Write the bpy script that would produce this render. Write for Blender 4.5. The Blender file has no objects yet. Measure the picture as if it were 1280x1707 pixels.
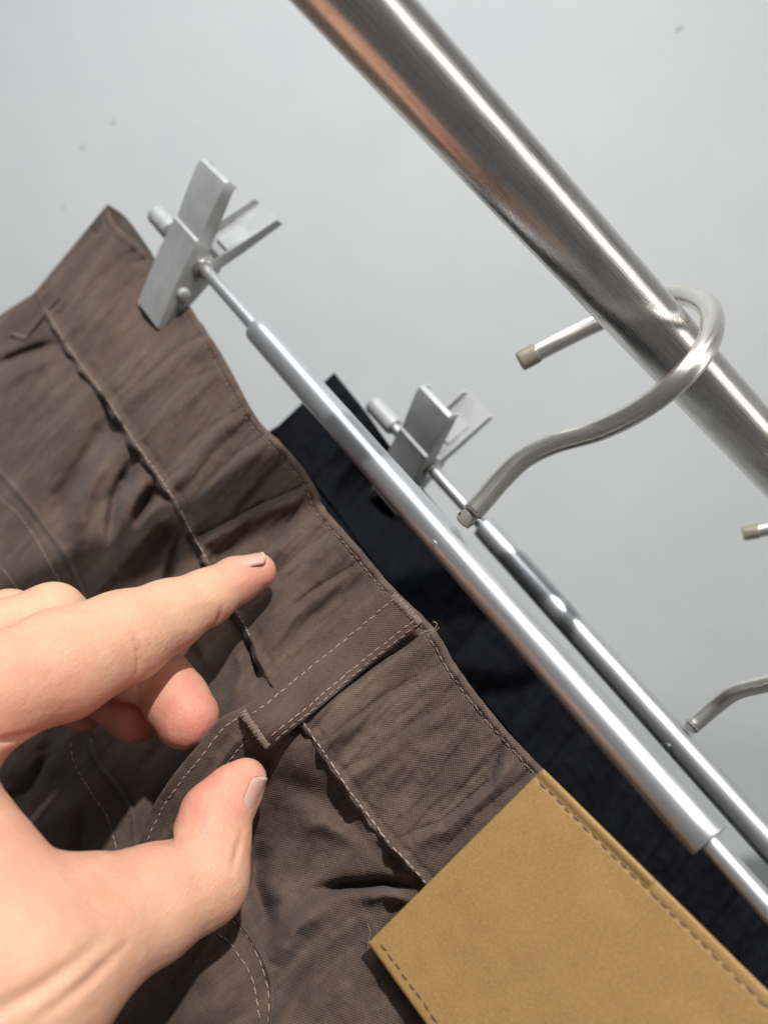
import bpy, math, random
import numpy as np
random.seed(7); RNG = np.random.default_rng(7)
SC = bpy.context.scene
COL = SC.collection

# ------------------------------------------------------------------ frame of reference
F = 1280.0                                   # focal length of the phone camera, in photo pixels
def nrm(a): a = np.asarray(a, float); return a/np.linalg.norm(a)
def P(u, v, D):                              # point seen at (u, v), D metres in front of the lens (camera axes)
    u, v, D = np.broadcast_arrays(np.asarray(u, float), np.asarray(v, float), np.asarray(D, float))
    return np.stack([(u-640)/F*D, (853.5-v)/F*D, -D], -1)
UP = nrm([0.6457, 0.7298, 0.2248])           # the room's vertical in camera axes (phone held tilted)
NW = np.array([-.145, -.164, .949]); NW = nrm(NW-UP*(NW@UP))
E2 = -NW; E3 = UP; E1 = np.cross(E2, E3)
ROT = np.stack([E1, E2, E3])                 # camera axes -> world axes
CAM = np.array([0, 0, 1.35])
def W(c): return np.asarray(c) @ ROT.T + CAM
def Wd(c): return np.asarray(c) @ ROT.T

# ------------------------------------------------------------------ camera
cd = bpy.data.cameras.new('camera'); cam = bpy.data.objects.new('camera', cd); COL.objects.link(cam)
cd.sensor_fit = 'VERTICAL'; cd.sensor_height = 36; cd.sensor_width = 27; cd.lens = 36*F/1707
cd.clip_start = .01; cd.clip_end = 50
cd.dof.use_dof = True; cd.dof.focus_distance = .245; cd.dof.aperture_fstop = 7.5
from mathutils import Matrix, Vector
M4 = np.eye(4); M4[:3, :3] = ROT; M4[:3, 3] = CAM
cam.matrix_world = Matrix(M4.tolist())
SC.camera = cam

# ------------------------------------------------------------------ world and lamps
wd = bpy.data.worlds.new('World'); SC.world = wd; wd.use_nodes = True
wd.node_tree.nodes['Background'].inputs['Color'].default_value = (.60, .60, .60, 1)
wd.node_tree.nodes['Background'].inputs['Strength'].default_value = .17
def lamp(name, kind, pos, aim, power, color, along=None, **kw):
    l = bpy.data.lights.new(name, kind); l.energy = power; l.color = color
    for k, x in kw.items(): setattr(l, k, x)
    o = bpy.data.objects.new(name, l); COL.objects.link(o)
    d = Vector(W(aim)-W(pos)); o.location = Vector(W(pos)); o.rotation_euler = d.to_track_quat('-Z', 'Y').to_euler()
    if along is not None:                             # long side of a strip lamp
        z = -np.array(d.normalized()); x = Wd(along); x = nrm(x-z*(x@z)); y = np.cross(z, x)
        o.rotation_euler = Matrix(np.stack([x, y, z], 1).tolist()).to_euler()
    return o
AIM = P(560, 900, .28)
LDIR = nrm([.20, .716, .668])
lamp('track_spotlight', 'SPOT', AIM+LDIR*2.0, P(180, 700, .33), 205, (1, .975, .945), shadow_soft_size=.03, spot_size=math.radians(46), spot_blend=1.0)
lamp('added_wall_fill', 'AREA', AIM+UP*.85+NW*.22-E1*.95, P(150, 350, .5), 8, (.93, .97, 1), shape='RECTANGLE', size=1.0, size_y=.5)  # added soft fill, brightens the upper-left wall; no such fixture known
RDIR = nrm([.7209, -.4854, -.4947])                # direction of the clothes rail
lamp('added_rail_highlight', 'AREA', AIM+np.array([.60, .38, .68])*1.3+RDIR*.75, AIM+RDIR*.3, 8.5, (1, .98, .95), along=RDIR, shape='RECTANGLE', size=2.6, size_y=.32)  # added strip, placed and widened to lay a long highlight on the rail
SC.view_settings.view_transform = 'Standard'; SC.view_settings.look = 'None'
SC.view_settings.exposure = 0; SC.view_settings.gamma = 1

# ------------------------------------------------------------------ materials
def newmat(name, rough=.5, metal=0, color=(.5, .5, .5)):
    m = bpy.data.materials.new(name); m.use_nodes = True
    b = m.node_tree.nodes['Principled BSDF']
    b.inputs['Base Color'].default_value = (*color, 1); b.inputs['Roughness'].default_value = rough; b.inputs['Metallic'].default_value = metal
    return m, m.node_tree, b
def node(nt, t, **kw):
    n = nt.nodes.new(t)
    for k, x in kw.items():
        if k in n.inputs.keys(): n.inputs[k].default_value = x
        else: setattr(n, k, x)
    return n
def math_(nt, op, a, b=None, c=None):
    n = nt.nodes.new('ShaderNodeMath'); n.operation = op
    for i, x in enumerate((a, b, c)):
        if x is None: continue
        if hasattr(x, 'links'): nt.links.new(x, n.inputs[i])
        else: n.inputs[i].default_value = x
    return n.outputs[0]
def mix_(nt, f, a, b, blend='MIX'):
    n = nt.nodes.new('ShaderNodeMix'); n.data_type = 'RGBA'; n.blend_type = blend
    for i, x in ((0, f), (6, a), (7, b)):
        if hasattr(x, 'links'): nt.links.new(x, n.inputs[i])
        else: n.inputs[i].default_value = x if i == 0 else (*x, 1)
    return n.outputs[2]
def ramp_(nt, f, lo, hi):
    n = nt.nodes.new('ShaderNodeMapRange'); nt.links.new(f, n.inputs[0])
    n.inputs[1].default_value = lo; n.inputs[2].default_value = hi; return n.outputs[0]
def noise_(nt, co, scale, detail=4, rough=.55, stretch=None):
    if stretch:
        mp = nt.nodes.new('ShaderNodeMapping'); mp.inputs['Scale'].default_value = stretch; nt.links.new(co, mp.inputs[0]); co = mp.outputs[0]
    n = node(nt, 'ShaderNodeTexNoise', Scale=scale, Detail=detail, Roughness=rough); nt.links.new(co, n.inputs['Vector'])
    return n.outputs[0]
def bump_(nt, b, h, strength, dist, prev=None):
    n = node(nt, 'ShaderNodeBump', Strength=strength, Distance=dist); nt.links.new(h, n.inputs['Height'])
    if prev is not None: nt.links.new(prev, n.inputs['Normal'])
    if b is not None: nt.links.new(n.outputs[0], b.inputs['Normal'])
    return n.outputs[0]
def uvco(nt): return node(nt, 'ShaderNodeUVMap').outputs[0]
def objco(nt): return node(nt, 'ShaderNodeTexCoord').outputs['Object']

def fabric(name, dark, mid, light, tint, period=1.0, amp=1.0, sheen=.07):
    m, nt, b = newmat(name, .92)
    uv = uvco(nt)                                     # millimetres on the cloth
    sep = nt.nodes.new('ShaderNodeSeparateXYZ'); nt.links.new(uv, sep.inputs[0])
    wob = noise_(nt, uv, .25, 2)
    k = 2*math.pi/period
    a = math_(nt, 'SINE', math_(nt, 'MULTIPLY_ADD', sep.outputs[0], k, math_(nt, 'MULTIPLY', wob, 2.0)))
    c = math_(nt, 'SINE', math_(nt, 'MULTIPLY_ADD', sep.outputs[1], k*1.06, math_(nt, 'MULTIPLY', wob, 1.6)))
    weave = math_(nt, 'MULTIPLY', a, c)
    slub = noise_(nt, uv, 1.4, 3, .6, (.25, 1.5, 1))
    h = math_(nt, 'ADD', weave, math_(nt, 'MULTIPLY', slub, 1.1))
    big = noise_(nt, uv, .045, 5, .62)
    mid_n = noise_(nt, uv, .16, 4, .6)
    fade = noise_(nt, uv, .11, 5, .65, (1.0, .22, 1))
    col = mix_(nt, ramp_(nt, big, .36, .66), dark, mid)
    col = mix_(nt, math_(nt, 'MULTIPLY', ramp_(nt, fade, .46, .78), .75), col, light)
    col = mix_(nt, math_(nt, 'MULTIPLY', ramp_(nt, mid_n, .5, .78), .4), col, tint)
    thr = math_(nt, 'MULTIPLY_ADD', weave, .42, .98)
    thr = math_(nt, 'ADD', thr, math_(nt, 'MULTIPLY', math_(nt, 'SUBTRACT', slub, .5), .55))
    cmb = nt.nodes.new('ShaderNodeCombineXYZ')
    for i in range(3): nt.links.new(thr, cmb.inputs[i])
    col = mix_(nt, 1.0, col, cmb.outputs[0], 'MULTIPLY')
    nt.links.new(col, b.inputs['Base Color'])
    n0 = bump_(nt, None, mid_n, .35*amp, .0016)
    bump_(nt, b, h, .55*amp, .00016, n0)
    b.inputs['Sheen Weight'].default_value = sheen; b.inputs['Sheen Roughness'].default_value = .55
    b.inputs['Specular IOR Level'].default_value = .18
    return m
M_TWILL = fabric('brown_cotton_canvas', (.079, .052, .039), (.110, .074, .056), (.178, .129, .099), (.124, .068, .053))
M_LOOP = fabric('reddish_brown_cotton', (.074, .047, .036), (.099, .062, .048), (.138, .095, .074), (.100, .055, .044))
M_NAVY = fabric('navy_cotton', (.0018, .0021, .0036), (.003, .0036, .0062), (.007, .008, .013), (.0025, .003, .005), 1.1, .8, .0)
M_LINING = fabric('brown_inner_cotton', (.055, .042, .03), (.08, .06, .043), (.11, .085, .06), (.07, .055, .04))
def threadmat(name, c):
    m, nt, b = newmat(name, .75, 0, c); nz = noise_(nt, objco(nt), 900, 2)
    nt.links.new(mix_(nt, nz, tuple(x*.6 for x in c), tuple(min(1, x*1.35) for x in c)), b.inputs['Base Color'])
    b.inputs['Sheen Weight'].default_value = .2
    return m
M_THREAD = threadmat('tan_thread', (.31, .23, .165)); M_THREADL = threadmat('pale_tan_thread', (.43, .335, .26)); M_THREADD = threadmat('brown_thread', (.22, .16, .12)); M_THREADP = threadmat('dark_patch_thread', (.105, .058, .026))

def kraft():
    m, nt, b = newmat('tan_leather_board', .62)
    uv = uvco(nt)
    n1 = noise_(nt, uv, .10, 6, .6); n2 = noise_(nt, uv, 1.25, 5, .8); n3 = noise_(nt, uv, 6, 2, .6, (1, .35, 1))
    c = mix_(nt, ramp_(nt, n1, .33, .68), (.305, .172, .057), (.362, .212, .074))
    c = mix_(nt, math_(nt, 'MULTIPLY', ramp_(nt, n2, .44, .64), .75), c, (.43, .283, .124))
    c = mix_(nt, math_(nt, 'MULTIPLY', ramp_(nt, n3, .5, .7), .5), c, (.23, .135, .052))
    nt.links.new(c, b.inputs['Base Color'])
    h = math_(nt, 'ADD', n2, math_(nt, 'MULTIPLY', n3, .7)); bump_(nt, b, h, .22, .0005)
    b.inputs['Specular IOR Level'].default_value = .3
    return m
M_KRAFT = kraft()

def metal(name, c1, c2, rough, streak, axis_uv=True, metallic=1.0, bumpk=.08, grime=None):
    m, nt, b = newmat(name, rough, metallic, c1)
    uv = uvco(nt)                                     # (along mm, around mm)
    s = noise_(nt, uv, 1.0, 5, .65, streak)
    g = noise_(nt, uv, .12, 4, .6)
    col = mix_(nt, ramp_(nt, s, .3, .7), c1, c2)
    if grime: col = mix_(nt, math_(nt, 'MULTIPLY', ramp_(nt, g, .5, .75), .6), col, grime)
    nt.links.new(col, b.inputs['Base Color'])
    nt.links.new(math_(nt, 'MULTIPLY_ADD', ramp_(nt, s, .25, .75), .14, rough-.07), b.inputs['Roughness'])
    sp = noise_(nt, uv, 2.2, 3, .7)
    bump_(nt, b, math_(nt, 'ADD', s, math_(nt, 'MULTIPLY', sp, .5)), bumpk, .0003)
    return m
M_STEEL = metal('worn_steel_tube', (.62, .595, .57), (.82, .80, .78), .28, (.05, 2.2, 1), bumpk=.10, grime=(.50, .455, .42))
M_ALU = metal('satin_silver_tube', (.52, .535, .55), (.60, .615, .63), .36, (.06, 1.6, 1), metallic=.8, bumpk=.04)
M_HOOK = metal('nickel_wire', (.74, .72, .67), (.82, .80, .76), .30, (.05, 1.2, 1), metallic=.95, bumpk=.05, grime=(.66, .60, .52))
M_ROD = metal('zinc_rod', (.54, .555, .57), (.62, .635, .645), .38, (.06, 1.5, 1), metallic=.8, bumpk=.04)
def clipmat():
    m, nt, b = newmat('grey_silver_lacquer', .5, .2, (.50, .505, .51)); co = objco(nt)
    n1 = noise_(nt, co, 90, 5, .6); n2 = noise_(nt, co, 1500, 3, .6)
    nt.links.new(mix_(nt, ramp_(nt, n1, .3, .7), (.36, .37, .37), (.45, .46, .46)), b.inputs['Base Color'])
    nt.links.new(math_(nt, 'MULTIPLY_ADD', n1, .2, .4), b.inputs['Roughness'])
    bump_(nt, b, math_(nt, 'ADD', n2, math_(nt, 'MULTIPLY', n1, 3)), .1, .0002)
    return m
M_CLIP = clipmat()
def plastic(name, c, rough=.25, trans=.0):
    m, nt, b = newmat(name, rough, 0, c); n1 = noise_(nt, objco(nt), 350, 4)
    nt.links.new(mix_(nt, n1, tuple(x*.75 for x in c), tuple(min(1, x*1.2) for x in c)), b.inputs['Base Color'])
    b.inputs['Transmission Weight'].default_value = trans
    return m
M_TIP = plastic('yellowed_clear_sleeve', (.40, .36, .29), .25, .45)
M_COLLAR = plastic('clear_grey_collar', (.42, .40, .38), .15, .4); M_DARK = plastic('dark_rivet', (.03, .04, .04), .3)

def wallmat():
    m, nt, b = newmat('painted_plaster', .75); co = objco(nt)
    n1 = noise_(nt, co, 7, 5, .6); n2 = noise_(nt, co, 260, 4, .6)
    nt.links.new(mix_(nt, ramp_(nt, n1, .35, .65), (.52, .54, .555), (.555, .573, .585)), b.inputs['Base Color'])
    h = math_(nt, 'ADD', math_(nt, 'MULTIPLY', n1, 2), math_(nt, 'MULTIPLY', n2, .35)); bump_(nt, b, h, .12, .003)
    return m
M_WALL = wallmat(); M_PIT = plastic('grey_scuff', (.40, .41, .42), .9)
def skinmat():
    m, nt, b = newmat('skin', .48)
    at = nt.nodes.new('ShaderNodeAttribute'); at.attribute_name = 'flush'
    co = objco(nt); n1 = noise_(nt, co, 120, 5, .6); n2 = noise_(nt, co, 620, 3, .55)
    base = mix_(nt, ramp_(nt, n1, .3, .72), (.63, .365, .238), (.685, .425, .282))
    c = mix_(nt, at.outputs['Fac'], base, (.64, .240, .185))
    c = mix_(nt, math_(nt, 'MULTIPLY', ramp_(nt, n2, .55, .8), .22), c, (.56, .29, .20))
    nt.links.new(c, b.inputs['Base Color'])
    b.inputs['Subsurface Weight'].default_value = .35; b.inputs['Subsurface Radius'].default_value = (1, .35, .2); b.inputs['Subsurface Scale'].default_value = .0035
    vor = node(nt, 'ShaderNodeTexVoronoi', Scale=1300); vor.feature = 'DISTANCE_TO_EDGE'; nt.links.new(co, vor.inputs['Vector'])
    n3 = noise_(nt, co, 420, 4, .65, (1, 2.6, 1))
    h = math_(nt, 'ADD', math_(nt, 'MULTIPLY', math_(nt, 'MINIMUM', vor.outputs[0], .12), 2.5), math_(nt, 'MULTIPLY', n3, .9))
    n4 = noise_(nt, co, 190, 4, .6, (1, 1.8, 1)); h = math_(nt, 'ADD', h, math_(nt, 'MULTIPLY', n4, 2.2)); n5 = noise_(nt, co, 300, 3, .6, (5, 1, 1.5)); h = math_(nt, 'ADD', h, math_(nt, 'MULTIPLY', n5, 1.3)); bump_(nt, b, h, .45, .00036)
    nt.links.new(math_(nt, 'MULTIPLY_ADD', n1, .2, .36), b.inputs['Roughness'])
    b.inputs['Specular IOR Level'].default_value = .42
    return m
M_SKIN = skinmat()
M_NAIL, _nt, _b = newmat('fingernail', .5, 0, (.80, .52, .44)); _b.inputs['Subsurface Weight'].default_value = .3; _b.inputs['Subsurface Scale'].default_value = .002
_n = noise_(_nt, objco(_nt), 260, 3); _nt.links.new(mix_(_nt, _n, (.54, .30, .235), (.60, .355, .285)), _b.inputs['Base Color'])
M_NAILTIP, _nt, _b = newmat('fingernail_edge', .35, 0, (.84, .76, .64)); _n = noise_(_nt, objco(_nt), 260, 3); _nt.links.new(mix_(_nt, _n, (.56, .42, .32), (.64, .51, .40)), _b.inputs['Base Color'])

# ------------------------------------------------------------------ object helpers
def thing(name, label, cat, at, group=None):
    o = bpy.data.objects.new(name, None); COL.objects.link(o); o.empty_display_size = .01
    o.location = Vector(W(at)); o['label'] = label; o['category'] = cat
    if group: o['group'] = group
    return o
def tag(o, label=None, cat=None, group=None, kind=None):
    for k, x in (('label', label), ('category', cat), ('group', group), ('kind', kind)):
        if x: o[k] = x
    return o
def root_loc(o):
    p = np.zeros(3)
    while o is not None: p = p+np.array(o.location); o = o.parent
    return p
def obj(name, verts, faces, mat, parent=None, uv=None, smooth=True, attr=None, world=False, sharp=None):
    v = np.asarray(verts, float); v = v if world else W(v)
    org = root_loc(parent) if parent is not None else v.mean(0)
    v = v-org
    me = bpy.data.meshes.new(name)
    if isinstance(faces, np.ndarray):
        k = faces.shape[1]
        me.vertices.add(len(v)); me.vertices.foreach_set('co', v.astype(np.float32).ravel())
        me.loops.add(faces.size); me.loops.foreach_set('vertex_index', faces.astype(np.int32).ravel())
        me.polygons.add(len(faces)); me.polygons.foreach_set('loop_start', np.arange(len(faces), dtype=np.int32)*k)
        me.update(calc_edges=True); me.validate()
    else: me.from_pydata(v.tolist(), [], faces)
    if uv is not None:
        l = me.uv_layers.new(name='UVMap'); idx = np.zeros(len(me.loops), np.int32); me.loops.foreach_get('vertex_index', idx)
        l.data.foreach_set('uv', np.asarray(uv, np.float32)[idx].ravel())
    if attr:
        for k, a in attr.items():
            at = me.attributes.new(k, 'FLOAT', 'POINT'); at.data.foreach_set('value', np.asarray(a, np.float32))
    me.polygons.foreach_set('use_smooth', np.full(len(me.polygons), smooth))
    if sharp and smooth: me.set_sharp_from_angle(angle=math.radians(sharp))
    me.materials.append(mat)
    o = bpy.data.objects.new(name, me); COL.objects.link(o)
    if parent is not None: o.parent = parent
    else: o.location = Vector(org)
    return o
def gridfaces(ns, nt_):
    i = np.arange(ns-1)[:, None]*nt_+np.arange(nt_-1)[None, :]; i = i.ravel()
    return np.stack([i, i+1, i+nt_+1, i+nt_], 1)
def crom(pts, n, closed=False):                       # Catmull-Rom through pts, n samples, even in chord length
    p = np.asarray(pts, float); q = np.vstack([2*p[0]-p[1], p, 2*p[-1]-p[-2]])
    L = np.r_[0, np.cumsum(np.linalg.norm(np.diff(p[:, :2], axis=0), axis=1))]
    if L[-1] == 0: L = np.linspace(0, 1, len(p))
    s = np.linspace(0, L[-1], n); k = np.clip(np.searchsorted(L, s, 'right')-1, 0, len(p)-2)
    t = ((s-L[k])/(L[k+1]-L[k]))[:, None]
    a, b, c, d = q[k], q[k+1], q[k+2], q[k+3]
    return .5*((2*b)+(c-a)*t+(2*a-5*b+4*c-d)*t*t+(3*b-a-3*c+d)*t**3)
def crom_idx(pts, n):                                 # even in control index: keeps paired curves in step
    p = np.asarray(pts, float); q = np.vstack([2*p[0]-p[1], p, 2*p[-1]-p[-2]])
    s = np.linspace(0, len(p)-1, n); k = np.clip(s.astype(int), 0, len(p)-2); t = (s-k)[:, None]
    a, b, c, d = q[k], q[k+1], q[k+2], q[k+3]
    return .5*((2*b)+(c-a)*t+(2*a-5*b+4*c-d)*t*t+(3*b-a-3*c+d)*t**3)
def tube(name, path, rad, mat, parent=None, sides=24, cap=.35, wobble=0):
    p = np.asarray(path, float); n = len(p); r = np.broadcast_to(np.asarray(rad, float), (n,)).copy()
    tg = np.gradient(p, axis=0); tg /= np.linalg.norm(tg, axis=1)[:, None]
    if cap:                                           # rounded rims at both ends
        c = cap*r[0]; ks = [(0, .0), (.0, 1-cap), (.29*c, 1-.29*cap), (c, 1)]
        hd = [(p[0]+tg[0]*d, r[0]*k, tg[0]) for d, k in ks]; c = cap*r[-1]
        ks = [(0, .0), (.0, 1-cap), (.29*c, 1-.29*cap), (c, 1)]
        tl = [(p[-1]-tg[-1]*d, r[-1]*k, tg[-1]) for d, k in ks][::-1]
        p = np.array([x[0] for x in hd]+list(p[1:-1])+[x[0] for x in tl]); tg = np.array([x[2] for x in hd]+list(tg[1:-1])+[x[2] for x in tl])
        r = np.array([x[1] for x in hd]+list(r[1:-1])+[x[1] for x in tl]); n = len(p)
    N = np.zeros((n, 3)); a = np.cross(tg[0], [0, 0, 1.0]); N[0] = a/np.linalg.norm(a)
    for i in range(1, n):
        a = N[i-1]-tg[i]*(N[i-1]@tg[i]); N[i] = a/np.linalg.norm(a)
    B = np.cross(tg, N); th = np.linspace(0, 2*np.pi, sides+1)
    ring = N[:, None]*np.cos(th)[None, :, None]+B[:, None]*np.sin(th)[None, :, None]
    V = p[:, None]+ring*r[:, None, None]
    L = np.r_[0, np.cumsum(np.linalg.norm(np.diff(p, axis=0), axis=1))]*1000
    rm = r.max()*1000
    uv = np.stack([np.broadcast_to(L[:, None], (n, sides+1)), np.broadcast_to(th[None]*rm, (n, sides+1))], -1)
    return obj(name, V.reshape(-1, 3), gridfaces(n, sides+1), mat, parent, uv.reshape(-1, 2), sharp=40)
def line(a, b, n): return a+(b-a)*np.linspace(0, 1, n)[:, None]

def vnoise(x, y, seed=0):                             # smooth value noise
    r = np.random.default_rng(seed).random((256, 256))
    xi = np.floor(x).astype(int); yi = np.floor(y).astype(int); fx = x-xi; fy = y-yi
    fx = fx*fx*fx*(fx*(fx*6-15)+10); fy = fy*fy*fy*(fy*(fy*6-15)+10)
    g = lambda i, j: r[i % 256, j % 256]
    return (g(xi, yi)*(1-fx)+g(xi+1, yi)*fx)*(1-fy)+(g(xi, yi+1)*(1-fx)+g(xi+1, yi+1)*fx)*fy-.5
def fbm(x, y, seed=0, o=3):
    s = 0
    for i in range(o): s = s+vnoise(x*2**i, y*2**i, seed+i)/2**i
    return s
def dist(u, v, pts):                                  # distance to a polyline, and signed side
    d = np.full(u.shape, 1e9); sg = np.zeros(u.shape); tt = np.zeros(u.shape)
    p = np.asarray(pts, float); tot = len(p)-1
    for i in range(tot):
        a, b = p[i], p[i+1]; ab = b-a; L2 = ab@ab
        t = np.clip(((u-a[0])*ab[0]+(v-a[1])*ab[1])/L2, 0, 1)
        du = u-a[0]-t*ab[0]; dv = v-a[1]-t*ab[1]; q = np.hypot(du, dv); k = q < d
        d = np.where(k, q, d); sg = np.where(k, np.sign(ab[0]*dv-ab[1]*du), sg); tt = np.where(k, (i+t)/tot, tt)
    return d, sg, tt
def ridge(u, v, pts, w, amp, fade=True, sharp=False):
    d, s, t = dist(u, v, pts)
    k = np.exp(-d/w) if sharp else np.exp(-(d/w)**2)
    if fade: k = k*np.minimum(1, .25+3*np.minimum(t, 1-t))
    return amp*k
def blob(u, v, c, r, amp): return amp*np.exp(-((u-c[0])**2+(v-c[1])**2)/r**2)
def step(x, a, b):
    t = np.clip((x-a)/(b-a), 0, 1); return t*t*(3-2*t)

# ------------------------------------------------------------------ wall and rail
wc = np.array([0, 0, -.60])
def slab(name, c, hx, hz, th, mat):
    a, b, n = E1*0, None, None
    ex, ez, ey = np.array(E1), np.array(E3), np.array(-NW)
    v = [c+ex*sx*hx+ez*sz*hz+ey*t for t in (0, th) for sx, sz in ((-1, -1), (1, -1), (1, 1), (-1, 1))]
    f = [(0, 1, 2, 3), (7, 6, 5, 4), (0, 4, 5, 1), (1, 5, 6, 2), (2, 6, 7, 3), (3, 7, 4, 0)]
    return obj(name, v, f, mat, smooth=False)
wall = slab('wall', wc, 2.2, 1.35, .12, M_WALL); tag(wall, kind='structure')
wdep = lambda u, v: (wc@NW)/(P(u, v, 1.0)@NW)
for (u, v, r, el) in ((190, 204, 4, 1.3), (139, 245, 4, 1.5), (1132, 47, 4, 1.7), (105, 345, 3, 1.2)):
    c = P(u, v, wdep(u, v)); rr = r*.6/F; V = [c+NW*.00024]
    for j in range(3):
        for i in range(12):
            a = i*math.pi/6; k = (.45, .8, 1.0)[j]*rr*(1+.22*math.sin(a*3+u)); V.append(c+(E1*math.cos(a)*k+E3*math.sin(a)*k*el)+NW*(.00022, .00016, -.0001)[j])
    fs = [(0, 1+i, 1+(i+1) % 12) for i in range(12)]+[(1+j*12+i, 1+(j+1)*12+i, 1+(j+1)*12+(i+1) % 12, 1+j*12+(i+1) % 12) for j in range(2) for i in range(12)]
    obj('plaster_blemish', V, fs, M_PIT, wall)
RA, RB = P(590, 0, .19), P(1280, 760, .297); RD = nrm(RB-RA)
rail = tube('clothes_rail', line(RA-RD*.45, RB+RD*.9, 60), .011, M_STEEL, sides=64)
tag(rail, 'thick worn stainless steel clothes rail crossing in front of the pale wall', 'clothes rail')

# ------------------------------------------------------------------ hangers
def box_shell(plate, width, th, flange, X, Y, Z, org, inner=True):
    pass
def lever(name, prof, w, th, fl, org, X, Y, Z, parent, out):
    """pressed channel: profile prof [(z, y, half-width)] swept over width, side flanges turned inwards; out=+1 front, -1 back"""
    V, Fc = [], []
    prof = np.asarray(prof, float); n = len(prof)
    # cross section (x, y offset) of the channel, closed loop
    for i, (z, y, hw) in enumerate(prof):
        f = fl*(1-.35*max(0, z)/.036)*(1-.8*float(step(np.array(-z), .024, .041)))
        r = .0009
        sec = [(-hw, -f), (-hw, -r), (-hw+r*.3, -r*.3), (-hw+r, 0), (hw-r, 0), (hw-r*.3, -r*.3), (hw, -r), (hw, -f), (hw-th, -f), (hw-th, -th), (-hw+th, -th), (-hw+th, -f)]
        for x, q in sec: V.append(org+X*x+Y*out*(y+q)+Z*z)
    m = 12
    for i in range(n-1):
        for j in range(m): Fc.append((i*m+j, i*m+(j+1) % m, (i+1)*m+(j+1) % m, (i+1)*m+j))
    for e in (0, n-1):
        b = e*m
        c = [(b+0, b+1, b+10, b+11), (b+1, b+2, b+3, b+10), (b+3, b+4, b+9, b+10), (b+4, b+5, b+6, b+9), (b+6, b+7, b+8, b+9)]
        Fc += [t if e == 0 else t[::-1] for t in c]
    if out < 0: Fc = [t[::-1] for t in Fc]
    return obj(name, V, Fc, M_CLIP, parent, sharp=35)
def boxy(name, c, X, Y, Z, hx, hy, hz, mat, parent, bev=.25):
    b = min(hx, hy, hz)*bev; V, Fc = [], []
    secs = [(-hz, hx-b, hy-b), (-hz+b, hx, hy), (hz-b, hx, hy), (hz, hx-b, hy-b)]
    for z, x, y in secs:
        k = b
        for sx, sy in ((-x+k, -y), (x-k, -y), (x, -y+k), (x, y-k), (x-k, y), (-x+k, y), (-x, y-k), (-x, -y+k)): V.append(c+X*sx+Y*sy+Z*z)
    for i in range(3):
        for j in range(8): Fc.append((i*8+j, i*8+(j+1) % 8, i*8+8+(j+1) % 8, i*8+8+j))
    Fc.append(tuple(range(7, -1, -1))); Fc.append(tuple(range(24, 32)))
    return obj(name, V, Fc, mat, parent, sharp=40)

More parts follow.
